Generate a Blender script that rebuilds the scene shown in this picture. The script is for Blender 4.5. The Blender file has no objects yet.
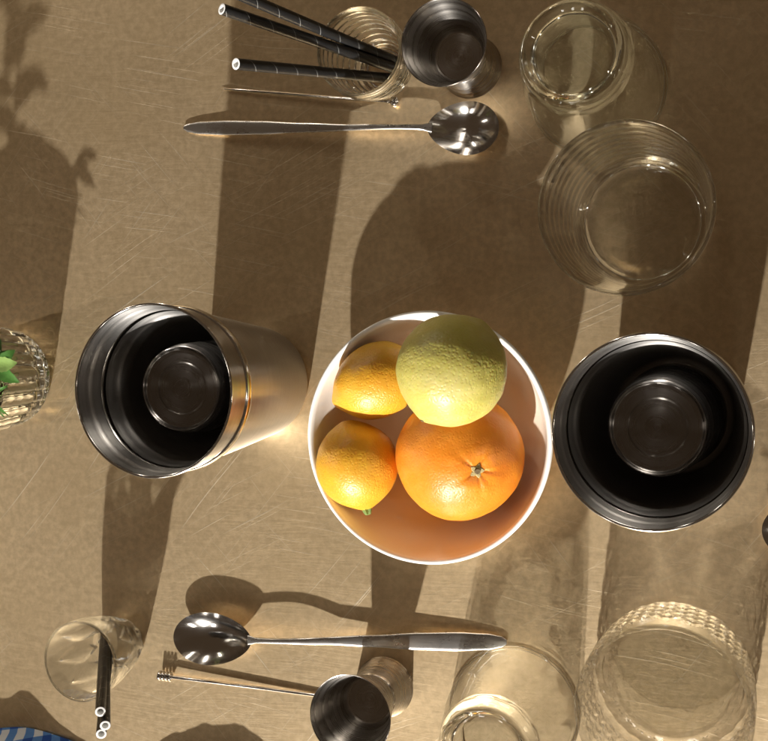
import bpy, bmesh, math, random
from mathutils import Vector, Matrix, noise as mnoise

random.seed(7)
PI = math.pi
S = 0.01                                   # everything below is measured in centimetres
scene = bpy.context.scene
C = scene.collection

# ------------------------------------------------------------------ camera
cam_d = bpy.data.cameras.new('camera')
cam_d.sensor_width = 36.0
cam_d.lens = 1230.0 / 768.0 * 36.0
cam_d.clip_start = 0.01
cam_d.clip_end = 50.0
cam = bpy.data.objects.new('camera', cam_d)
C.objects.link(cam)
cam.matrix_world = Matrix(((0.953034, -0.007508, 0.30277, 0.0),
                           (0.0, 0.999693, 0.024789, 0.0),
                           (-0.302863, -0.023625, 0.952741, 0.70),
                           (0, 0, 0, 1)))
scene.camera = cam

# ------------------------------------------------------------------ light
world = bpy.data.worlds.new('World')
scene.world = world
world.use_nodes = True
bg = world.node_tree.nodes['Background']
bg.inputs['Color'].default_value = (1.0, 0.66, 0.40, 1)
bg.inputs['Strength'].default_value = 0.038

SUN_EL, SUN_AZ = math.radians(27.0), math.radians(7.0)
sun_d = bpy.data.lights.new('sun', 'SUN')
sun_d.energy = 4.6
sun_d.angle = math.radians(1.2)
sun_d.cycles.is_caustics_light = True
sun_d.color = (1.0, 0.955, 0.90)
sun = bpy.data.objects.new('sun', sun_d)
C.objects.link(sun)
travel = Vector((math.sin(SUN_AZ) * math.cos(SUN_EL), math.cos(SUN_AZ) * math.cos(SUN_EL), -math.sin(SUN_EL)))
sun.rotation_euler = travel.to_track_quat('-Z', 'Y').to_euler()
sun.location = (0, -2, 2)

def window_and_glint_light(name, loc, target, sx, sy, power, col):
    d = bpy.data.lights.new(name, 'AREA')
    d.shape = 'RECTANGLE'; d.size = sx; d.size_y = sy
    d.energy = power; d.color = col
    o = bpy.data.objects.new(name, d); C.objects.link(o)
    o.location = loc
    o.rotation_euler = (Vector(target) - Vector(loc)).to_track_quat('-Z', 'Y').to_euler()
    return o
# the windows the photograph shows mirrored in the glasses, far off beyond the upper left corner
for k in range(2):
    window_and_glint_light('window_and_glint_light', (-2.1 + .9 * k, 1.7 + .5 * k, 1.0), (-0.2, 0.0, 0.05), 0.085, 0.6, 3.8, (1.0, 0.90, 0.77))
# the tall panes on the sunny side
for k in range(3):
    window_and_glint_light('window_and_glint_light', (-1.3 + .75 * k, -2.3, 1.5), (-0.25, 0.0, 0.0), 0.17, 0.66, 2.7, (1.0, 0.94, 0.86))
# unseen narrow lamps added far off to either side for glints in the rims
for x_ in (2.0, -2.5):
    window_and_glint_light('window_and_glint_light', (x_, -0.4, 1.45), (-0.2, 0.0, 0.0), 0.04, 0.6, 1.5, (1.0, 0.90, 0.78))

scene.view_settings.view_transform = 'Standard'
scene.view_settings.look = 'None'
scene.view_settings.exposure = 0.76
scene.view_settings.gamma = 1.0
scene.render.engine = 'CYCLES'
cy = scene.cycles
cy.use_denoising = True
cy.max_bounces = 12
cy.transmission_bounces = 12
cy.glossy_bounces = 8
cy.transparent_max_bounces = 24
cy.caustics_reflective = True
cy.caustics_refractive = True
cy.blur_glossy = 0.3
cy.sample_clamp_indirect = 6.0
cy.use_adaptive_sampling = True
cy.adaptive_threshold = 0.04

# ------------------------------------------------------------------ materials
def mat(name):
    m = bpy.data.materials.new(name); m.use_nodes = True
    nt = m.node_tree
    b = nt.nodes['Principled BSDF']
    return m, nt, b
def N(nt, kind, **kw):
    n = nt.nodes.new(kind)
    for k, v in kw.items(): setattr(n, k, v)
    return n
def ramp(nt, fac, stops):
    r = N(nt, 'ShaderNodeValToRGB')
    el = r.color_ramp.elements
    while len(el) < len(stops): el.new(0.5)
    for e, (p, c) in zip(el, stops):
        e.position = p
        e.color = c if len(c) == 4 else (*c, 1)
    nt.links.new(fac, r.inputs['Fac'])
    return r.outputs['Color']
def math_node(nt, op, a, b=None, clamp=False):
    n = N(nt, 'ShaderNodeMath', operation=op); n.use_clamp = clamp
    for i, v in enumerate((a, b)):
        if v is None: continue
        if isinstance(v, (int, float)): n.inputs[i].default_value = v
        else: nt.links.new(v, n.inputs[i])
    return n.outputs[0]
def mixc(nt, fac, a, b, blend='MIX'):
    n = N(nt, 'ShaderNodeMix', data_type='RGBA', blend_type=blend)
    for key, v in ((0, fac), (6, a), (7, b)):
        if isinstance(v, (int, float)): n.inputs[key].default_value = v
        elif isinstance(v, tuple): n.inputs[key].default_value = v if len(v) == 4 else (*v, 1)
        else: nt.links.new(v, n.inputs[key])
    return n.outputs[2]
def tex_noise(nt, vec, scale, detail=3.0, rough=0.55, dist=0.0):
    n = N(nt, 'ShaderNodeTexNoise')
    n.inputs['Scale'].default_value = scale; n.inputs['Detail'].default_value = detail
    n.inputs['Roughness'].default_value = rough; n.inputs['Distortion'].default_value = dist
    if vec is not None: nt.links.new(vec, n.inputs['Vector'])
    return n.outputs['Fac']
def mapping(nt, vec, loc=(0, 0, 0), rot=(0, 0, 0), sc=(1, 1, 1)):
    n = N(nt, 'ShaderNodeMapping')
    n.inputs['Location'].default_value = loc; n.inputs['Rotation'].default_value = rot
    n.inputs['Scale'].default_value = sc
    nt.links.new(vec, n.inputs['Vector'])
    return n.outputs[0]
def bump(nt, height, strength, dist, prev=None):
    n = N(nt, 'ShaderNodeBump')
    n.inputs['Strength'].default_value = strength; n.inputs['Distance'].default_value = dist
    nt.links.new(height, n.inputs['Height'])
    if prev is not None: nt.links.new(prev, n.inputs['Normal'])
    return n.outputs[0]

def table_material():
    m, nt, b = mat('brushed_brass_table')
    L = nt.links
    oc = N(nt, 'ShaderNodeTexCoord').outputs['Object']
    # bend the coordinates a little so that the scratches are gently curved
    wob = N(nt, 'ShaderNodeTexNoise'); wob.inputs['Scale'].default_value = 3.0
    L.new(oc, wob.inputs['Vector'])
    add = N(nt, 'ShaderNodeVectorMath', operation='MULTIPLY_ADD')
    L.new(wob.outputs['Color'], add.inputs[0]); add.inputs[1].default_value = (0.06, 0.06, 0); L.new(oc, add.inputs[2])
    v = add.outputs[0]
    scr = None
    for i, (ang, fx, fy, lo, patch) in enumerate(((26, 1000, 9, .645, 6), (-12, 1200, 13, .65, 5), (50, 950, 10, .655, 7), (-48, 1050, 14, .665, 6))):
        mv = mapping(nt, mapping(nt, v, (i * 3.1, i * 1.7, 0), (0, 0, math.radians(-ang))), sc=(fy, fx, 1))
        n = tex_noise(nt, mv, 1.0, 1.5, 0.5)
        line = math_node(nt, 'MULTIPLY', math_node(nt, 'SUBTRACT', n, lo), 14.0, True)
        pn = tex_noise(nt, mapping(nt, oc, (i * 5.3, i, i)), patch, 2.0)
        pm = math_node(nt, 'MULTIPLY', math_node(nt, 'SUBTRACT', pn, 0.44), 6.0, True)
        line = math_node(nt, 'MULTIPLY', line, pm)
        scr = line if scr is None else math_node(nt, 'MAXIMUM', scr, line)
    fine = tex_noise(nt, mapping(nt, v, (0, 0, 0), (0, 0, 0.12), (40, 900, 1)), 1.0, 3.0, 0.6)      # fine brushing
    mott = tex_noise(nt, oc, 230.0, 3.0, 0.6)
    blot = tex_noise(nt, oc, 26.0, 4.0, 0.6)
    big = tex_noise(nt, oc, 5.0, 3.0, 0.55)
    col = ramp(nt, big, ((0.3, (0.72, 0.55, 0.325)), (0.7, (0.92, 0.72, 0.455))))
    col = mixc(nt, math_node(nt, 'MULTIPLY', ramp(nt, mott, ((0.35, (0, 0, 0)), (0.62, (1, 1, 1)))), 0.42), col, (0.52, 0.385, 0.21))
    col = mixc(nt, math_node(nt, 'MULTIPLY', ramp(nt, blot, ((0.45, (0, 0, 0)), (0.75, (1, 1, 1)))), 0.45), col, (0.54, 0.395, 0.22))
    col = mixc(nt, math_node(nt, 'MULTIPLY', scr, 0.45), col, (0.97, 0.90, 0.74))
    L.new(col, b.inputs['Base Color'])
    b.inputs['Metallic'].default_value = 0.92
    r = math_node(nt, 'ADD', math_node(nt, 'MULTIPLY', fine, 0.10), 0.325)
    r = math_node(nt, 'ADD', r, math_node(nt, 'MULTIPLY', blot, 0.10))
    L.new(r, b.inputs['Roughness'])
    h = math_node(nt, 'ADD', math_node(nt, 'MULTIPLY', mott, 0.5), math_node(nt, 'MULTIPLY', scr, 0.4))
    h = math_node(nt, 'ADD', h, math_node(nt, 'MULTIPLY', fine, 0.5))
    L.new(bump(nt, h, 0.30, 0.0003), b.inputs['Normal'])
    return m

def steel_material(name, col=(0.56, 0.54, 0.51), rough=0.2, aniso=0.75, ring=900.0, radial=False):
    """turned stainless steel; fine rings run round the local Z axis"""
    m, nt, b = mat(name)
    L = nt.links
    oc = N(nt, 'ShaderNodeTexCoord').outputs['Object']
    sep = N(nt, 'ShaderNodeSeparateXYZ'); L.new(oc, sep.inputs[0])
    rad = N(nt, 'ShaderNodeVectorMath', operation='LENGTH')
    cmb = N(nt, 'ShaderNodeCombineXYZ'); L.new(sep.outputs[0], cmb.inputs[0]); L.new(sep.outputs[1], cmb.inputs[1])
    L.new(cmb.outputs[0], rad.inputs[0])
    key = N(nt, 'ShaderNodeCombineXYZ'); L.new(rad.outputs['Value'], key.inputs[0]); L.new(sep.outputs[2], key.inputs[1])
    rings = tex_noise(nt, key.outputs[0], ring, 3.0, 0.7)
    cl = tex_noise(nt, oc, 60.0, 3.0)
    band = tex_noise(nt, key.outputs[0], 260.0, 2.0, 0.6)
    b.inputs['Metallic'].default_value = 1.0
    c = mixc(nt, math_node(nt, 'MULTIPLY', rings, 0.6), (*col, 1), tuple(x * 0.72 for x in col))
    L.new(c, b.inputs['Base Color'])
    r = math_node(nt, 'ADD', math_node(nt, 'MULTIPLY', rings, 0.14), rough - 0.07)
    r = math_node(nt, 'ADD', r, math_node(nt, 'MULTIPLY', cl, 0.06))
    r = math_node(nt, 'ADD', r, math_node(nt, 'MULTIPLY', math_node(nt, 'SUBTRACT', band, 0.5), 0.22))
    L.new(r, b.inputs['Roughness'])
    b.inputs['Anisotropic'].default_value = aniso
    b.inputs['Anisotropic Rotation'].default_value = 0.25
    t = N(nt, 'ShaderNodeTangent', direction_type='RADIAL', axis='Z'); L.new(t.outputs[0], b.inputs['Tangent'])
    L.new(bump(nt, band, 0.22, 0.0012, bump(nt, rings, 0.25, 0.0003)), b.inputs['Normal'])
    return m

def polished_material(name, rough=0.09, col=(0.66, 0.64, 0.61)):
    m, nt, b = mat(name)
    L = nt.links
    oc = N(nt, 'ShaderNodeTexCoord').outputs['Object']
    b.inputs['Metallic'].default_value = 1.0
    b.inputs['Base Color'].default_value = (*col, 1)
    sm = tex_noise(nt, oc, 90.0, 4.0)
    st = tex_noise(nt, mapping(nt, oc, sc=(60, 900, 60)), 1.0, 2.0)
    r = math_node(nt, 'ADD', math_node(nt, 'MULTIPLY', sm, 0.10), rough - 0.04)
    r = math_node(nt, 'ADD', r, math_node(nt, 'MULTIPLY', st, 0.06))
    L.new(r, b.inputs['Roughness'])
    L.new(bump(nt, tex_noise(nt, oc, 35.0, 2.0), 0.10, 0.002), b.inputs['Normal'])
    return m

def glass_material(name, thin=0.8, tint=(0.985, 0.99, 0.983), ior=1.48):
    """clear tableware glass; thin = share of light that crosses the thin wall without being bent"""
    m, nt, b = mat(name)
    nt.nodes.remove(b)
    L = nt.links
    out = nt.nodes['Material Output']
    g = N(nt, 'ShaderNodeBsdfGlass'); g.inputs['IOR'].default_value = ior; g.inputs['Roughness'].default_value = 0.012
    g.inputs['Color'].default_value = (*tint, 1)
    if thin <= 0:
        L.new(g.outputs[0], out.inputs['Surface']); return m
    t = N(nt, 'ShaderNodeBsdfTransparent'); t.inputs['Color'].default_value = (*tint, 1)
    gl = N(nt, 'ShaderNodeBsdfGlossy'); gl.inputs['Roughness'].default_value = 0.03
    fr = N(nt, 'ShaderNodeLayerWeight'); fr.inputs['Blend'].default_value = 0.5
    f = ramp(nt, fr.outputs['Facing'], ((0.0, (0.04,) * 3), (0.5, (0.07,) * 3), (0.8, (0.13,) * 3), (1.0, (0.5,) * 3)))
    tw = N(nt, 'ShaderNodeMixShader'); L.new(f, tw.inputs[0]); L.new(t.outputs[0], tw.inputs[1]); L.new(gl.outputs[0], tw.inputs[2])
    mx = N(nt, 'ShaderNodeMixShader'); mx.inputs[0].default_value = thin
    L.new(g.outputs[0], mx.inputs[1]); L.new(tw.outputs[0], mx.inputs[2]); L.new(mx.outputs[0], out.inputs['Surface'])
    return m

def citrus_material(name, c1, c2, c3, pore=800.0, deep=0.42):
    m, nt, b = mat(name)
    L = nt.links
    oc = N(nt, 'ShaderNodeTexCoord').outputs['Object']
    big = tex_noise(nt, oc, 30.0, 4.0, 0.6)
    col = ramp(nt, big, ((0.32, c1), (0.52, c2), (0.72, c3)))
    fl = tex_noise(nt, oc, 260.0, 2.0)
    col = mixc(nt, math_node(nt, 'MULTIPLY', ramp(nt, fl, ((0.5, (0, 0, 0)), (0.75, (1, 1, 1)))), 0.25), col, c3)
    L.new(col, b.inputs['Base Color'])
    vor = N(nt, 'ShaderNodeTexVoronoi', feature='SMOOTH_F1'); vor.inputs['Scale'].default_value = pore
    L.new(oc, vor.inputs['Vector'])
    pores = ramp(nt, vor.outputs['Distance'], ((0.0, (0, 0, 0)), (0.45, (1, 1, 1))))
    n1 = bump(nt, pores, deep, 0.0004)
    n2 = bump(nt, tex_noise(nt, oc, 130.0, 3.0, 0.6), 0.25, 0.0008, n1)
    L.new(n2, b.inputs['Normal'])
    b.inputs['Roughness'].default_value = 0.42
    b.inputs['Subsurface Weight'].default_value = 0.45
    b.inputs['Subsurface Radius'].default_value = (1.0, 0.5, 0.1)
    b.inputs['Subsurface Scale'].default_value = 0.007
    return m

def plain(name, col, rough=0.5, metal=0.0, bumpy=0.0, var=0.1, scale=120.0):
    m, nt, b = mat(name)
    L = nt.links
    oc = N(nt, 'ShaderNodeTexCoord').outputs['Object']
    n = tex_noise(nt, oc, scale, 3.0)
    L.new(mixc(nt, n, tuple(min(1, x * (1 + var)) for x in col), tuple(x * (1 - var) for x in col)), b.inputs['Base Color'])
    b.inputs['Roughness'].default_value = rough; b.inputs['Metallic'].default_value = metal
    if bumpy: L.new(bump(nt, n, bumpy, 0.001), b.inputs['Normal'])
    return m

def cloth_material():
    m, nt, b = mat('blue_check_cloth')
    L = nt.links
    uv = N(nt, 'ShaderNodeTexCoord').outputs['UV']
    sep = N(nt, 'ShaderNodeSeparateXYZ'); L.new(uv, sep.inputs[0])
    def stripe(s):
        f = math_node(nt, 'FRACT', math_node(nt, 'MULTIPLY', s, 1.0))
        return math_node(nt, 'GREATER_THAN', f, 0.5)
    a, c = stripe(sep.outputs[0]), stripe(sep.outputs[1])
    s = math_node(nt, 'MULTIPLY', math_node(nt, 'ADD', a, c), 0.5)
    col = ramp(nt, s, ((0.0, (0.72, 0.76, 0.80)), (0.5, (0.10, 0.26, 0.62)), (1.0, (0.02, 0.09, 0.40))))
    L.new(col, b.inputs['Base Color'])
    b.inputs['Roughness'].default_value = 0.85
    wv = tex_noise(nt, mapping(nt, uv, sc=(60, 60, 1)), 1.0, 2.0)
    L.new(bump(nt, wv, 0.4, 0.0005), b.inputs['Normal'])
    return m

M_TABLE = table_material()
M_STEEL = steel_material('turned_steel', (0.60, 0.58, 0.55), rough=0.31, aniso=0.85)
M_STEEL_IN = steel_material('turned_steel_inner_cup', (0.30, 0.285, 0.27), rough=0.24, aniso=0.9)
M_JIG = steel_material('satin_steel', (0.50, 0.47, 0.43), rough=0.25, aniso=0.8)
M_POL = polished_material('polished_steel')
M_HANDLE = polished_material('satin_handle_steel', 0.24, (0.66, 0.645, 0.62))
M_GLASS = glass_material('clear_glass', 0.86)
M_GLASS_GREEN = glass_material('greenish_glass', 0.84, (0.972, 0.985, 0.977))
M_SOLID = glass_material('thick_glass', 0.0)
M_SOLID_GREEN = glass_material('thick_greenish_glass', 0.0, (0.955, 0.978, 0.965))
M_RIDGED = glass_material('ridged_glass', 0.25)
M_CUT_IN = glass_material('crystal_inside', 0.92)
M_PETAL = glass_material('petal_glass', 0.28)
M_CUT = glass_material('cut_crystal', 0.68, (0.99, 0.99, 0.987), 1.52)
GLASSES = (M_GLASS, M_GLASS_GREEN, M_CUT, M_SOLID, M_SOLID_GREEN, M_CUT_IN, M_PETAL)
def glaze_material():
    # white porcelain; the fruit's bounced orange glow is painted inside, fading towards the lip
    m, nt, b = mat('white_glaze_painted_glow')
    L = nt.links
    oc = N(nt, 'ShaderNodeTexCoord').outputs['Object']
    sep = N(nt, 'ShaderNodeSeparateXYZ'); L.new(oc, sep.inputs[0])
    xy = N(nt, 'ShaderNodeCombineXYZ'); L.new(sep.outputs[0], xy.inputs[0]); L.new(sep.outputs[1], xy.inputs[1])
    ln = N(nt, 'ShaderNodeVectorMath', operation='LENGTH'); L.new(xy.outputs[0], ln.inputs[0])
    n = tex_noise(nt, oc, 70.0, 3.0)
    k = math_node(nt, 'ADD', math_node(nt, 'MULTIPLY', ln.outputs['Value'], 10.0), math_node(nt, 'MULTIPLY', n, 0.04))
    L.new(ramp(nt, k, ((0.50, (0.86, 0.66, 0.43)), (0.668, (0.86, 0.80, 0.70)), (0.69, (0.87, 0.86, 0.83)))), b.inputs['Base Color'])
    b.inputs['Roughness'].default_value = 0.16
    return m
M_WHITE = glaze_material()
M_LEMON = citrus_material('lemon_peel', (0.67, 0.32, 0.020), (0.71, 0.375, 0.028), (0.71, 0.425, 0.05))
M_LIME = citrus_material('green_lemon_peel', (0.45, 0.40, 0.085), (0.52, 0.46, 0.115), (0.57, 0.50, 0.18), 620.0)
M_ORANGE = citrus_material('orange_peel', (0.74, 0.215, 0.012), (0.79, 0.265, 0.018), (0.79, 0.30, 0.04), 750.0, 0.28)
M_STEM = plain('dry_stem', (0.16, 0.11, 0.05), 0.8, bumpy=0.5, var=0.4, scale=900)
M_STEMG = plain('green_stem', (0.16, 0.24, 0.05), 0.7, bumpy=0.5, var=0.4, scale=900)
M_PALE = plain('pale_calyx', (0.45, 0.36, 0.16), 0.8, bumpy=0.5, var=0.3, scale=900)
M_BLACK = plain('black_paper', (0.012, 0.012, 0.012), 0.38, var=0.3, scale=400)
M_PAPER = plain('white_paper', (0.80, 0.79, 0.76), 0.8, var=0.05)
M_SEAM = plain('grey_paper_edge', (0.22, 0.22, 0.21), 0.7)
M_LEAF = plain('leaf_green', (0.055, 0.15, 0.025), 0.45, bumpy=0.4, var=0.35, scale=160)
M_LEAF2 = plain('pale_leaf_green', (0.22, 0.34, 0.09), 0.45, bumpy=0.4, var=0.25, scale=160)
M_FLESH = plain('lime_flesh', (0.34, 0.42, 0.13), 0.35, bumpy=0.4, var=0.2, scale=300)
M_CLOTH = cloth_material()

# ------------------------------------------------------------------ mesh helpers (centimetres in, metres out)
def link(name, me, m, parent=None, loc=None, rot=None, smooth=40):
    me.materials.append(m)
    for p in me.polygons: p.use_smooth = True
    if smooth: me.set_sharp_from_angle(angle=math.radians(smooth))
    o = bpy.data.objects.new(name, me); C.objects.link(o)
    if parent is not None: o.parent = parent
    if loc is not None: o.location = Vector(loc) * S
    if rot is not None: o.rotation_euler = rot
    if m in GLASSES: o.cycles.is_caustics_caster = True
    return o
def mesh(name, verts, faces):
    me = bpy.data.meshes.new(name)
    me.from_pydata([Vector(v) * S for v in verts], [], faces)
    bm = bmesh.new(); bm.from_mesh(me)
    bmesh.ops.recalc_face_normals(bm, faces=bm.faces)
    bm.to_mesh(me); bm.free()
    return me
def fillet(pts, n=5):
    """polyline of (r, z[, radius]) -> the same with rounded corners"""
    out = []
    for i, p in enumerate(pts):
        rad = p[2] if len(p) > 2 else 0
        if not rad or i in (0, len(pts) - 1):
            out.append((p[0], p[1])); continue
        P, A, B = Vector(p[:2]), Vector(pts[i - 1][:2]), Vector(pts[i + 1][:2])
        da, db = (A - P), (B - P)
        k = min(rad, da.length * 0.49, db.length * 0.49)
        a, b = P + da.normalized() * k, P + db.normalized() * k
        for j in range(n + 1):
            t = j / n
            q = a * (1 - t) ** 2 + P * 2 * t * (1 - t) + b * t ** 2
            out.append((q.x, q.y))
    return out
def dense(pts, step):
    out = [pts[0]]
    for a, b in zip(pts, pts[1:]):
        d = math.hypot(b[0] - a[0], b[1] - a[1]); n = max(1, int(math.ceil(d / step)))
        for j in range(1, n + 1):
            t = j / n; out.append((a[0] + (b[0] - a[0]) * t, a[1] + (b[1] - a[1]) * t))
    return out
def lathe(name, prof, seg=96, mod=None, close=False):
    verts, faces, rings = [], [], []
    for i, (r, z) in enumerate(prof):
        if r < 1e-6:
            rings.append([len(verts)]); verts.append((0, 0, z))
        else:
            ring = []
            for k in range(seg):
                th = 2 * PI * k / seg
                rr, zz = (r, z) if mod is None else mod(r, z, th, i)
                ring.append(len(verts)); verts.append((rr * math.cos(th), rr * math.sin(th), zz))
            rings.append(ring)
    pairs = list(zip(rings, rings[1:]))
    if close: pairs.append((rings[-1], rings[0]))
    for a, b in pairs:
        if len(a) == 1 and len(b) == 1: continue
        for k in range(seg):
            k2 = (k + 1) % seg
            if len(a) == 1: faces.append((a[0], b[k], b[k2]))
            elif len(b) == 1: faces.append((a[k], b[0], a[k2]))
            else: faces.append((a[k], b[k], b[k2], a[k2]))
    return mesh(name, verts, faces)
def thing(name, label, cat, loc=(0, 0, 0), rot=(0, 0, 0), group=None):
    o = bpy.data.objects.new(name, None); C.objects.link(o)
    o.empty_display_size = 0.02
    o.location = Vector(loc) * S; o.rotation_euler = rot
    return tag(o, label, cat, group)
def tag(o, label, cat, group=None):
    o['label'] = label; o['category'] = cat
    if group: o['group'] = group
    return o
def align(p0, p1):
    return (Vector(p1) - Vector(p0)).to_track_quat('Z', 'Y').to_euler()

# ------------------------------------------------------------------ the table
def table():
    x0, x1, y0, y1, t = -85, 45, -60, 60, 2.5
    bm = bmesh.new()
    r = bmesh.ops.create_cube(bm, size=1.0)
    for v in bm.verts:
        v.co = Vector((x0 + (v.co.x + .5) * (x1 - x0), y0 + (v.co.y + .5) * (y1 - y0), -t + (v.co.z + .5) * t)) * S
    bmesh.ops.bevel(bm, geom=bm.edges[:], offset=0.002, segments=2, affect='EDGES')
    me = bpy.data.meshes.new('table_top'); bm.to_mesh(me); bm.free()
    o = link('table_top', me, M_TABLE, smooth=30)
    o['kind'] = 'structure'
    o.cycles.is_caustics_receiver = True
table()

# ------------------------------------------------------------------ shaker tins with an upturned cup inside
def tin(loc, rz, label, cup_label):
    t = thing('shaker_tin', label, 'shaker tin', loc, (0, 0, rz), 'steel shaker tins beside the fruit bowl')
    prof = fillet([(0, .18), (2.7, .18, .1), (2.85, 0, .1), (3.32, 0, .15), (3.42, .35, .3), (3.82, 5.0, 1), (4.30, 11.0), (4.47, 13.42)], 5)
    inner = fillet([(4.40, 13.42), (4.33, 12.5, .1), (4.24, 12.3, .1), (4.19, 11.5, .1), (4.23, 11.2, .1), (4.20, 10.8, .1), (4.08, 10.0, .1), (3.97, 9.7, .1), (3.74, 5.0, 1), (3.32, .45, .3), (2.9, .32, .2), (0, .32)], 5)
    link('tin_body', lathe('tin_body', prof + [(4.455, 13.45)] + inner, 128), M_STEEL, t)
    # rolled lip and the raised bead below it
    lip = [(4.45 + .075 * math.cos(a), 13.46 + .075 * math.sin(a)) for a in [2 * PI * k / 12 for k in range(12)]]
    link('rolled_lip', lathe('rolled_lip', lip, 128, close=True), M_POL, t)
    bead = [(4.31 + .17 * math.cos(a), 11.1 + .36 * math.sin(a)) for a in [2 * PI * k / 12 for k in range(12)]]
    link('bead', lathe('bead', bead, 128, close=True), M_POL, t)
    c = thing('upturned_cup', cup_label, 'cup', (loc[0], loc[1], loc[2]), (0, 0, rz + .6), 'small cups turned over inside the shaker tins')
    cp = fillet([(2.88, .55), (2.80, 2.0), (2.42, 9.6), (2.30, 10.28, .1), (2.25, 10.34, .05), (2.20, 10.30, .05), (2.12, 10.12, .08), (1.42, 10.10, .1), (1.36, 10.14, .05), (0, 10.16)], 4)
    ci = [(0, 10.04), (2.2, 10.0), (2.34, 9.5), (2.72, 2.0), (2.80, .55)]
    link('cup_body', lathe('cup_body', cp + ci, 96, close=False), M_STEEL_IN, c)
    lp = [(2.84 + .06 * math.cos(a), .52 + .06 * math.sin(a)) for a in [2 * PI * k / 8 for k in range(8)]]
    link('cup_lip', lathe('cup_lip', lp, 96, close=True), M_POL, c)
tin((-30.45, -2.6, 0), 0.4, 'brushed steel shaker tin left of the fruit bowl, its side wall showing', 'small upturned steel cup inside the tin left of the fruit bowl')
tin((-5.31, -4.17, 0), 1.9, 'brushed steel shaker tin right of the fruit bowl, seen from straight above', 'small upturned steel cup inside the tin right of the fruit bowl')

# ------------------------------------------------------------------ jiggers
def jigger(loc, rz, label):
    t = thing('jigger', label, 'jigger', loc, (0, 0, rz), 'double ended steel jiggers')
    up = fillet([(1.20, 2.50), (1.42, 2.62, .15), (2.34, 6.16), (2.37, 6.2, .02), (2.31, 6.17), (1.40, 2.78, .12), (0, 2.74)], 4)
    link('upper_cup', lathe('upper_cup', [(0, 2.50)] + up, 96), M_JIG, t)
    lo = fillet([(1.20, 2.44), (1.40, 2.30, .2), (1.50, 1.6, .4), (1.80, .04), (1.83, 0), (1.77, 0), (1.70, .3), (1.42, 1.6), (1.30, 2.2, .1), (0, 2.25)], 4)
    link('lower_cup', lathe('lower_cup', [(0, 2.44)] + lo, 96), M_JIG, t)
    w = [(1.20 + .13 * math.cos(a), 2.47 + .12 * math.sin(a)) for a in [2 * PI * k / 12 for k in range(12)]]
    link('waist_ring', lathe('waist_ring', w, 72, close=True), M_POL, t)
jigger((-22.25, -20.85, 0), .3, 'steel double jigger below the lower spoon, its open cup facing up')
jigger((-16.95, 15.85, 0), 1.2, 'steel double jigger above the upper spoon bowl')

# ------------------------------------------------------------------ glasses
def tumbler_profile(rb, rt, h, wall, base, punt=.15, belly=0.0):
    out = [(0, punt), (rb * .72, punt * .9, .3), (rb * .84, 0, .2), (rb * .93, 0, .3), (rb, base * .35, .4)]
    n = 8
    for i in range(1, n + 1):
        s = i / n
        out.append((rb + (rt - rb) * s + belly * math.sin(PI * s), base * .35 + (h - base * .35 - wall * .5) * s))
    out = fillet(out, 5)
    lip = [(rt - wall * .5 + wall * .5 * math.cos(a), h - wall * .5 + wall * .5 * math.sin(a)) for a in [PI * k / 6 for k in range(1, 6)]]
    inn = [(rt - wall, h - wall * .5)]
    for i in range(n - 1, 0, -1):
        s = i / n
        z = base + (h - base - wall * .5) * s
        inn.append((rb + (rt - rb) * ((z - base * .35) / (h - base * .35)) + belly * math.sin(PI * s) - wall * 1.15, z))
    inn += [(rb * .93 - wall * 1.2, base + .12, .5), (rb * .6, base - .02, .4), (0, base - .05)]
    return out, lip, fillet(inn, 6)

def glass_thing(name, label, cat, loc, me, m, rot=None, group=None, solid=None, zlo=0, zhi=99):
    o = link(name, me, m, None, loc, rot, smooth=60)
    if solid is not None:                   # the thick foot and the rounded lip bend light fully
        me.materials.append(solid)
        for p in me.polygons:
            if p.center.z < zlo * S or p.center.z > zhi * S: p.material_index = 1
    return tag(o, label, cat, group)

# upright tumbler, faint horizontal steps in the wall
o_, l_, i_ = tumbler_profile(3.55, 4.30, 9.3, .22, .95)
def steps(r, z, th, i):
    if 1.6 < z < 8.6 and r > 2.5: r += .028 * math.sin(z * 2 * PI / .95)
    return r, z
me = lathe('tumbler', dense(o_ + l_ + i_, .25), 144, steps)
glass_thing('tumbler', 'clear straight tumbler standing upright above the steel tin on the right', 'glass', (-7.0, 6.45, 0), me, M_RIDGED, solid=M_SOLID, zlo=1.2, zhi=9.2)

# two upturned glasses with thick feet
def upturned(loc, h, rb, rt, m, ms, label, rz):
    o1, l1, i1 = tumbler_profile(rb, rt, h, .20, .9, punt=.28, belly=.12)
    def fac(r, z, th, i):
        if .9 < z < h * .62 and r > rb * .6: r -= .035 * (1 + math.cos(10 * th)) * .5
        return r, z
    me = lathe('upturned_glass', dense(o1 + l1 + i1, .3), 140, fac)
    o = glass_thing('upturned_glass', label, 'glass', (loc[0], loc[1], h), me, m, (PI, 0, rz), 'glasses standing upside down', ms, 1.3, h - .12)
upturned((-9.65, 14.2, 0), 9.0, 2.72, 3.9, M_GLASS_GREEN, M_SOLID_GREEN, 'clear glass standing upside down near the steel jigger above the tumbler', .3)
upturned((-14.3, -21.6, 0), 7.6, 2.6, 3.85, M_GLASS, M_SOLID, 'clear glass standing upside down left of the cut crystal tumbler', 1.0)

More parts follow.
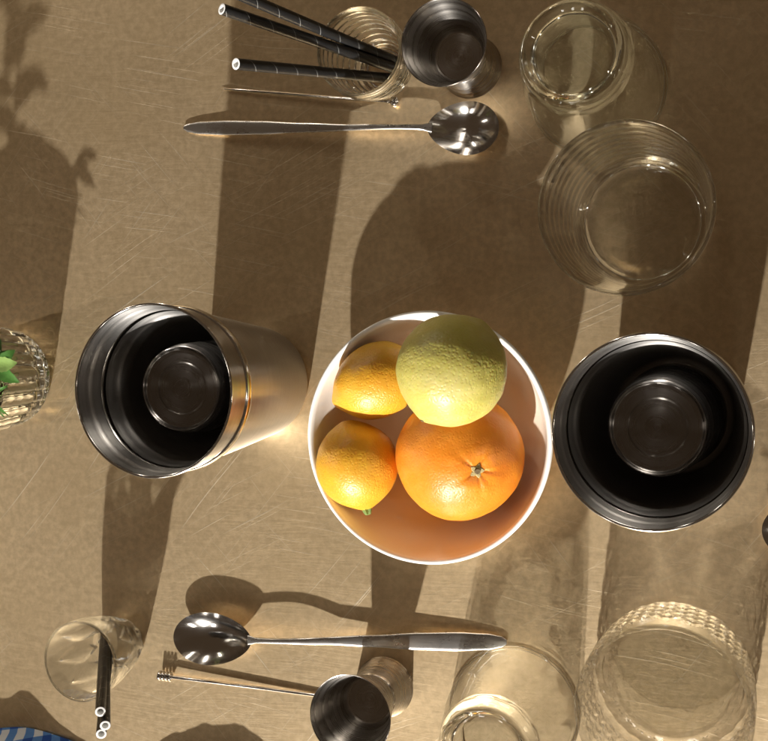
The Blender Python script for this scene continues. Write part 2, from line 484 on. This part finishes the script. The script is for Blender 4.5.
# cut crystal tumbler
o2, l2, i2 = tumbler_profile(4.45, 4.52, 6.6, .30, .9, punt=.2, belly=.06)
n_out = len(dense(o2, .11))
def cut(r, z, th, i):
    if i < n_out and r > 3.9 and .55 < z < 5.0:
        a = th * 22 / (2 * PI); k = z / 1.05
        u, v = (a + k) % 1.0, (a - k) % 1.0
        d = min(abs(u - .5) * 2, abs(v - .5) * 2)
        groove = max(0, abs(u - .5) * 2 - .55) + max(0, abs(v - .5) * 2 - .55)
        r -= .38 * groove
    elif i < n_out and r > 3.6 and z <= .55:
        r -= .06 * (1 + math.cos(30 * th)) * .5
    return r, z
me = lathe('crystal_tumbler', dense(o2, .11) + l2 + dense(i2, .3), 440, cut)
ct = thing('crystal_tumbler', 'wide cut crystal tumbler with diamond pattern below the steel tin on the right', 'glass', (-5.3, -18.95, 0))
link('crystal_body', me, M_CUT, ct, smooth=22)
me.materials.append(M_CUT_IN)
for p in me.polygons:
    c_ = p.center / S
    if p.index >= 440 * (n_out + 2) or math.hypot(c_.x, c_.y) < 3.3: p.material_index = 1
# small raised mark of four glass petals on the floor of the tumbler
bmv, bmf = [], []
for k in range(4):
    a = k * PI / 2 + .5
    base_i = len(bmv)
    for j in range(10):
        t = 2 * PI * j / 10
        x, y = .22 + .17 * math.cos(t), .10 * math.sin(t)
        bmv.append((x * math.cos(a) - y * math.sin(a), x * math.sin(a) + y * math.cos(a), 0))
    bmv.append((.22 * math.cos(a), .22 * math.sin(a), .06))
    for j in range(10): bmf.append((base_i + j, base_i + (j + 1) % 10, base_i + 10))
link('petal_mark', mesh('petal_mark', bmv, bmf), M_CUT, ct, (.42, .28, .90), smooth=None)

# small glasses for straws
def small_glass(loc, rz, label, petals):
    rb, rt, h = 1.55, 2.46, 5.3
    o1, l1, i1 = tumbler_profile(rb, rt, h, .16, .75, punt=.18, belly=.22)
    od = dense(o1, .14); no = len(od)
    def pet(r, z, th, i):
        if i < no and r > 1.3:
            if petals:
                q = (th * 9 / (2 * PI)) % 1.0 - .5
                s = (z - .7) / 3.2
                if 0 < s < 1:
                    w = .46 * math.sin(PI * s ** .8)
                    e = 1 - (q / max(w, 1e-3)) ** 2
                    if e > 0: r -= .13 * e
                elif z <= .7: r -= .08 * (1 + math.cos(9 * th)) * .5
            elif .4 < z < 4.6: r += .075 * math.sin(z * 2 * PI / .62)
        return r, z
    me = lathe('small_glass', od + l1 + dense(i1, .25), 180, pet)
    glass_thing('small_glass', label, 'glass', loc, me, M_PETAL if petals else M_SOLID, (0, 0, rz), 'small glasses holding straws', M_SOLID, .62 if petals else .85)
small_glass((-39.85, -19.4, 0), .2, 'small petal cut glass at lower left with black straws leaning in it', True)
small_glass((-22.05, 15.95, 0), .0, 'small ridged glass left of the upper jigger holding black straws', False)

# ribbed glass with herbs, cut by the left edge
o3, l3, i3 = tumbler_profile(3.25, 3.75, 6.2, .24, 1.0)
od3 = dense(o3, .2); n3 = len(od3)
def ribs(r, z, th, i):
    if i < n3 and r > 2.6 and z > .2: r -= .20 * (1 - abs(math.sin(12 * th)))
    if i < n3 and r > 2.6 and .8 < z < 5.2: r += .012 * math.sin(z * 2 * PI / 1.1)
    return r, z
glass_thing('ribbed_glass', 'ribbed clear glass with green herbs at the left edge beside the steel tin', 'glass', (-48.2, -2.5, 0),
            lathe('ribbed_glass', od3 + l3 + dense(i3, .4), 288, ribs), M_SOLID)

# ------------------------------------------------------------------ herbs in the ribbed glass
def leaf_mesh(length, width, curl, ser=0.0):
    n, vs, fs = 10, [], []
    for i in range(n + 1):
        t = i / n
        w = width * math.sin(PI * min(1, t * .96 + .02)) ** .8 * (1 - .25 * t) * (1 + ser * (-1) ** i)
        z = -curl * t * t * length
        for j, s in enumerate((-1, -.5, 0, .5, 1)):
            vs.append((t * length, s * w, z + (.22 * abs(s)) * w + .03 * math.sin(9 * t + s)))
    for i in range(n):
        for j in range(4):
            a = i * 5 + j; fs.append((a, a + 1, a + 6, a + 5))
    return mesh('leaf', vs, fs)
def stem_mesh(p0, p1, r):
    d = (Vector(p1) - Vector(p0)).length
    return lathe('stem', [(0, 0), (r, .02), (r * .8, d * .5), (r * .6, d), (0, d + .02)], 10)
def sprig(name, label, base, tip, rows, mk):
    t = thing(name, label, 'herb', base)
    v = Vector(tip) - Vector(base)
    link('stem', stem_mesh((0, 0, 0), v, .13), M_LEAF, t, (0, 0, 0), align((0, 0, 0), v))
    for k, (f_, rz, ry) in enumerate(rows):
        nm, me, mt = mk(k)
        link(nm, me, mt, t, v * f_, (0, ry, rz), smooth=None)
rnd = random.Random(4)
sprig('herb_sprig', 'broad leaved green herb sprig leaning over the rim of the ribbed glass', (-49.2, -2.5, 1.15), (-44.5, -1.5, 6.9),
      [(.45, 1.9, -.3), (.55, -1.7, -.3), (.70, 1.2, -.3), (.74, -.9, -.3), (.88, .6, -.2), (.9, -.5, -.25), (.97, .1, -.25)],
      lambda k: ('leaf', leaf_mesh(1.5 + .2 * (k % 3), .52, .28, .05), M_LEAF2 if k % 3 == 0 else M_LEAF))
sprig('rosemary_sprig', 'needle leaved herb sprig leaning over the rim of the ribbed glass', (-49.2, -3.3, 1.15), (-45.2, -3.5, 6.6),
      [(.42 + .05 * k, (-.75 if k % 2 else .55) + rnd.uniform(-.2, .2), -.15 + rnd.uniform(-.2, .1)) for k in range(12)],
      lambda k: ('needle', leaf_mesh(1.7, .14, .15), M_LEAF if k % 3 else M_LEAF2))
sprig('shade_stalk', 'tall leafy green stalk added in the ribbed glass beyond the left edge to cast shade', (-49.0, -1.6, 1.15), (-50.2, -2.4, 13.5),  # out of view, added to deepen the shadow at the upper left
      [(.5 + .04 * k, 2.4 * k, -.25 - .03 * k) for k in range(13)],
      lambda k: ('leaf', leaf_mesh(3.0 - .08 * k, .95, .3, .05), M_LEAF if k % 2 else M_LEAF2))
ls = thing('lime_slice', 'pale lime slice inside the ribbed glass at the left edge', 'lime slice', (-47.2, -1.4, 2.6), (.5, 1.1, .2))
link('flesh', lathe('flesh', [(0, -.14), (1.1, -.14), (1.1, .14), (0, .14)], 40), M_FLESH, ls)
link('rind', lathe('rind', fillet([(1.11, -.16), (1.28, -.16, .08), (1.28, .16, .08), (1.11, .16)], 3), 40, close=True), M_LEAF, ls)

# ------------------------------------------------------------------ straws
def straw(p0, p1, label, group):
    d = (Vector(p1) - Vector(p0)).length
    r = .295
    t = thing('straw', label, 'straw', p0, align(p0, p1), group)
    link('tube', lathe('tube', [(r - .03, 0), (r, 0), (r, d - .015), (r - .03, d)], 28), M_BLACK, t)
    link('lining', lathe('lining', [(r - .035, .01), (r - .035, d), (r - .005, d + .012), (r - .012, d + .016), (r - .11, d + .014), (r - .115, .01)], 28), M_PAPER, t)
    vs, fs, n, turns = [], [], 260, d / 1.55
    for i in range(n + 1):
        s = i / n; a = 2 * PI * turns * s
        for dz in (-.018, .018):
            vs.append(((r + .004) * math.cos(a), (r + .004) * math.sin(a), .03 + (d - .1) * s + dz))
    for i in range(n): fs.append((2 * i, 2 * i + 1, 2 * i + 3, 2 * i + 2))
    link('seam', mesh('seam', vs, fs), M_SEAM, t, smooth=None)
g1 = 'black paper straws in the small ridged glass'
straw((-21.2, 16.25, .95), (-26.25, 17.65, 12.0), 'black paper straw reaching the top edge, uppermost of the three', g1)
straw((-21.0, 15.75, .95), (-27.15, 16.96, 12.0), 'black paper straw between the other two in the small ridged glass', g1)
straw((-21.6, 15.3, .95), (-26.37, 14.11, 12.0), 'black paper straw lying nearest the thin ball ended pick', g1)
g2 = 'black paper straws in the small petal cut glass'
straw((-40.7, -19.2, .95), (-35.75, -20.75, 9.8), 'black paper straw at lower left whose white end is nearest the petal cut glass', g2)
straw((-40.6, -19.0, 1.0), (-35.45, -21.5, 9.8), 'black paper straw at lower left, its white end second from the petal cut glass', g2)
straw((-40.4, -19.8, .95), (-35.7, -22.0, 9.8), 'black paper straw at lower left whose white end is nearest the bottom edge', g2)

# ------------------------------------------------------------------ long spoons
def spoon(loc, rz, label, bowl_len, bowl_w, length, rim_z, wide=1.0):
    """local +X points from the handle end (negative) to the bowl tip (0 is the neck)"""
    t = thing('long_spoon', label, 'spoon', loc, (0, 0, rz), 'long handled steel spoons')
    nu, nv = 14, 64
    top, bot = [], []
    a = bowl_len / 2
    depth = rim_z * .80
    def outline(th):
        x = a * (1 + math.cos(th))
        f = x / bowl_len
        w = bowl_w / 2 * math.sin(th) * (1.0 + .16 * math.cos(th) * 1) * (1 - .06 * math.cos(th) ** 2)
        return x, w
    vs, fs = [], []
    for layer, off in ((0, 0.0), (1, -.09)):
        vs.append((a * 1.02, 0, rim_z - depth + off)); c0 = len(vs) - 1
        for i in range(1, nu + 1):
            u = i / nu
            for k in range(nv):
                x, w = outline(2 * PI * k / nv)
                z = rim_z - depth * (1 - u ** 2.3) + off * (1 - .65 * u ** 6)
                z += .18 * ((x - a) / a) ** 2 * u * (1 if x < a else .25)
                vs.append((a * 1.02 + (x - a * 1.02) * u, w * u, z))
        b0 = c0 + 1
        for k in range(nv):
            fs.append((c0, b0 + k, b0 + (k + 1) % nv))
        for i in range(nu - 1):
            for k in range(nv):
                p, q = b0 + i * nv + k, b0 + i * nv + (k + 1) % nv
                fs.append((p, p + nv, q + nv, q))
        top.append(b0 + (nu - 1) * nv)
    for k in range(nv):
        k2 = (k + 1) % nv
        fs.append((top[0] + k, top[0] + k2, top[1] + k2, top[1] + k))
    link('spoon_bowl', mesh('spoon_bowl', vs, fs), M_POL, t, smooth=60)
    # handle: slender neck that widens into a flat long blade with a rounded end
    hl = length - bowl_len
    vs, fs = [], []
    n = 60
    keyw = ((0, .30), (.04, .17), (.12, .15), (.30, .20), (.5, .30), (.68, .42), (.82, .45), (.93, .39), (.985, .27), (1.0, .10))
    def lerpk(keys, s):
        for (s0, v0), (s1, v1) in zip(keys, keys[1:]):
            if s <= s1:
                q = (s - s0) / (s1 - s0); q = q * q * (3 - 2 * q); return v0 + (v1 - v0) * q
        return keys[-1][1]
    m_ = 16
    for i in range(n + 1):
        s = i / n
        x = .25 - (hl + .25) * s
        w = lerpk(keyw, s) * (1 + (wide - 1) * min(1, s * 3))
        z = rim_z + .10 + .22 * math.sin(PI * min(1, s * 3)) * (1 if s < .33 else 0) - (rim_z + .10 - .16) * s
        th = lerpk(((0, .07), (.05, .13), (.2, .13), (.6, .11), (1, .07)), s)
        for k in range(m_):
            an = 2 * PI * k / m_
            cx, sx = math.cos(an), math.sin(an)
            ex = .55
            vs.append((x, w * math.copysign(abs(cx) ** ex, cx), z + th * math.copysign(abs(sx) ** (.8), sx)))
    for i in range(n):
        for k in range(m_):
            p, q = i * m_ + k, i * m_ + (k + 1) % m_
            fs.append((p, q, q + m_, p + m_))
    fs.append(tuple(range(m_))); fs.append(tuple(n * m_ + k for k in range(m_)))
    link('handle', mesh('handle', vs, fs), M_HANDLE, t, smooth=50)
spoon((-19.25, 12.30, 0), math.radians(-3.4), 'long steel spoon beside the ball ended pick, its bowl pointing right', 4.2, 3.05, 20.3, .95)
spoon((-30.35, -18.35, 0), math.radians(183.0), 'long steel spoon above the lower jigger, its bowl pointing left', 5.35, 3.25, 21.0, 1.10, 1.25)
spoon((4.75, -10.2, 0), math.radians(180), 'steel spoon at the right edge with only its bowl tip in view', 5.35, 3.3, 21.0, 1.05)

# ------------------------------------------------------------------ cocktail picks
d = (Vector((-21.75, 14.05, .32)) - Vector((-32.82, 15.55, .10))).length
pk = thing('cocktail_pick', 'thin steel pick with a ball end beside the upper spoon', 'pick', (-32.82, 15.55, .10), align((-32.82, 15.55, .10), (-21.75, 14.05, .32)))
link('shaft', lathe('shaft', [(0, 0), (.04, .3), (.085, 1.2), (.09, d - .2), (.13, d - .15), (.13, d), (0, d)], 16), M_POL, pk)
link('ball', lathe('ball', [(.31 * math.sin(a), d + .28 - .31 * math.cos(a)) if 0 < a < PI else (0, d + .28 - .31 * math.cos(a)) for a in [PI * k / 16 for k in range(17)]], 28), M_POL, pk)
p0, p1 = (-25.3, -21.75, .10), (-36.3, -21.3, .42)
d = (Vector(p1) - Vector(p0)).length
pk = thing('cocktail_pick', 'thin steel pick with a notched end below the lower spoon', 'pick', p0, align(p0, p1))
link('shaft', lathe('shaft', [(0, 0), (.05, .3), (.10, 1.2), (.11, d)], 16), M_POL, pk)
for k in range(4):
    link('ring', lathe('ring', fillet([(0, d + k * .24 - .09), (.30, d + k * .24 - .09, .05), (.30, d + k * .24 + .09, .05), (0, d + k * .24 + .09)], 3), 24), M_POL, pk)
link('core', lathe('core', [(0, d - .2), (.18, d - .15), (.18, d + .7), (0, d + .7)], 16), M_POL, pk)

# ------------------------------------------------------------------ fruit bowl
BC = (-18.35, -5.42)
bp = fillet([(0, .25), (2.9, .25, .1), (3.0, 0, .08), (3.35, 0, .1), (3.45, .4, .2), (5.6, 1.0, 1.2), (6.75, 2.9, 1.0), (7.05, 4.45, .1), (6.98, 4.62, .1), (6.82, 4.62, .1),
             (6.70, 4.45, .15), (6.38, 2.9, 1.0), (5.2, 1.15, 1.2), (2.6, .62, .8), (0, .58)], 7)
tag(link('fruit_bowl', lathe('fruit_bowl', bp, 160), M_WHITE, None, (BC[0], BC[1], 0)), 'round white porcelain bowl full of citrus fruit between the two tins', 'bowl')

def lump(v, amp, freq, seed):
    return 1 + amp * mnoise.noise(Vector(v) * freq + Vector((seed * 3.7, seed, -seed)))
def lemon(name, loc, axis, r, ln, label, m, seed, nub=.34, nub2=.22, group=None):
    """local +Z is the blossom end"""
    prof = []
    n = 56
    for i in range(n + 1):
        t = i / n; a = PI * t
        z = -math.cos(a) * ln / 2
        rr = r * math.sin(a) ** .92
        prof.append((rr if 0 < i < n else 0, z))
    vs_prof = []
    for (rr, z) in prof:
        e = abs(z) / (ln / 2)
        k = nub if z > 0 else nub2
        z2 = z + math.copysign(k * math.exp(-(rr / (r * .30)) ** 2), z)
        vs_prof.append((rr, z2))
    t = thing(name, label, 'lemon', loc, Vector(axis).to_track_quat('Z', 'Y').to_euler(), group)
    me = lathe('peel', vs_prof, 80)
    for v in me.vertices:
        c = v.co / S
        v.co = v.co * (lump(c, .030, .45, seed) + lump(c, .012, 1.6, seed + 2) - 1)
    link('peel', me, m, t, smooth=None)
    return t, vs_prof
# the pale greenish lemon on top
t, pr = lemon('lemon', (-15.95, -1.55, 8.25), (-.42, -.82, .28), 2.86, 5.7, 'large greenish yellow lemon on top of the orange', M_LIME, 3, .18, .22, 'fruit in the bowl')
link('blossom_tip', lathe('blossom_tip', [(0, pr[-1][1] - .05), (.13, pr[-1][1] - .05), (.10, pr[-1][1] + .06), (0, pr[-1][1] + .08)], 10), M_STEM, t)
# lemon behind, at the upper left
lemon('lemon', (-21.35, -2.3, 4.1), (-.86, -.42, .05), 2.12, 4.9, 'orange yellow lemon tucked under the greenish lemon', M_LEMON, 9, .42, .3, 'fruit in the bowl')
# lemon at the lower left with a scrap of green stem
t, pr = lemon('lemon', (-22.45, -7.05, 4.35), (.22, -.95, -.02), 2.30, 4.75, 'round orange yellow lemon with a bit of green stem', M_LEMON, 14, .20, .18, 'fruit in the bowl')
zt = pr[-1][1]
link('stem', lathe('stem', fillet([(0, zt - .1), (.30, zt - .1, .05), (.24, zt + .12, .05), (.16, zt + .30, .05), (0, zt + .32)], 3), 12, lambda r, z, th, i: (r * (1 + .25 * math.sin(5 * th)), z)), M_STEMG, t)

def orange(loc, axis, r, label):
    t = thing('orange', label, 'orange', loc, Vector(axis).to_track_quat('Z', 'Y').to_euler(), 'fruit in the bowl')
    prof = []
    n = 64
    for i in range(n + 1):
        a = PI * i / n
        rr, z = r * math.sin(a), -r * .95 * math.cos(a)
        if z > 0: z -= .20 * math.exp(-(rr / .55) ** 2) - .05 * math.exp(-((rr - .9) / .5) ** 2)
        prof.append((rr if 0 < i < n else 0, z))
    def crease(rr, z, th, i):
        if z > 0 and .15 < rr < 2.4:
            k = math.exp(-((rr - .7) / .7) ** 2)
            z -= .05 * k * (max(0, math.cos(5 * th + .6)) ** 3 + .5 * max(0, math.cos(3 * th)) ** 4)
        return rr, z
    me = lathe('peel', prof, 112, crease)
    for v in me.vertices:
        c = v.co / S
        v.co = v.co * (lump(c, .018, .35, 5) + lump(c, .008, 1.5, 8) - 1)
    link('peel', me, M_ORANGE, t, smooth=None)
    z0 = prof[-1][1]
    link('calyx', lathe('calyx', [(0, z0 - .05), (.36, z0 + .02), (.30, z0 + .08), (.12, z0 + .10), (0, z0 + .08)], 20,
                        lambda rr, z, th, i: (rr * (1 + .28 * math.cos(5 * th)), z)), M_PALE, t)
    link('stem_scar', lathe('stem_scar', fillet([(0, z0 + .02), (.17, z0 + .05), (.16, z0 + .20, .04), (0, z0 + .17)], 3), 12), M_STEM, t)
orange((-16.55, -6.42, 4.05), (.50, -.15, .85), 3.55, 'large smooth orange with a woody stem scar under the greenish lemon')

# ------------------------------------------------------------------ checked cloth at the lower left corner
def cloth():
    nx, ny = 120, 34
    xs0, xs1 = -56.0, -22.0
    vs, fs, uvs = [], [], []
    def edge(x):
        return -26.35 + .55 * math.exp(-((x + 47.0) / 3.2) ** 2) - .55 * math.exp(-((x + 40.3) / 2.0) ** 2) + .30 * math.sin(x * .5) * .3
    def hgt(x):
        return .30 + 1.75 * math.exp(-((x + 49.0) / 4.6) ** 2) + 1.5 * math.exp(-((x + 33.0) / 4.8) ** 4) * (.93 + .07 * math.sin(x * .7)) + .12 * math.sin(x * 1.3)
    for i in range(nx + 1):
        x = xs0 + (xs1 - xs0) * i / nx
        for j in range(ny + 1):
            s = j / ny
            y = edge(x) - 11.0 * s
            prof = min(1, s * 7.0)
            z = .06 + hgt(x) * (prof * prof * (3 - 2 * prof)) * (1 - .45 * s)
            z += .22 * mnoise.noise(Vector((x * .5, y * .7, 1.3))) * prof + .10 * mnoise.noise(Vector((x * 1.4, y * 1.6, 4.0))) * prof
            vs.append((x, y, max(.06, z))); uvs.append((x / 1.25 + .15 * y, y / 1.25 - .15 * x))
    for i in range(nx):
        for j in range(ny):
            a = i * (ny + 1) + j
            fs.append((a, a + 1, a + ny + 2, a + ny + 1))
    me = bpy.data.meshes.new('napkin'); me.from_pydata([Vector(v) * S for v in vs], [], fs)
    ul = me.uv_layers.new(name='UVMap')
    for lp in me.loops: ul.data[lp.index].uv = uvs[lp.vertex_index]
    o = link('napkin', me, M_CLOTH, smooth=None)
    sm = o.modifiers.new('thickness', 'SOLIDIFY'); sm.thickness = .0009; sm.offset = 1.0
    tag(o, 'blue and white checked cloth crumpled at the bottom left corner', 'cloth')
cloth()
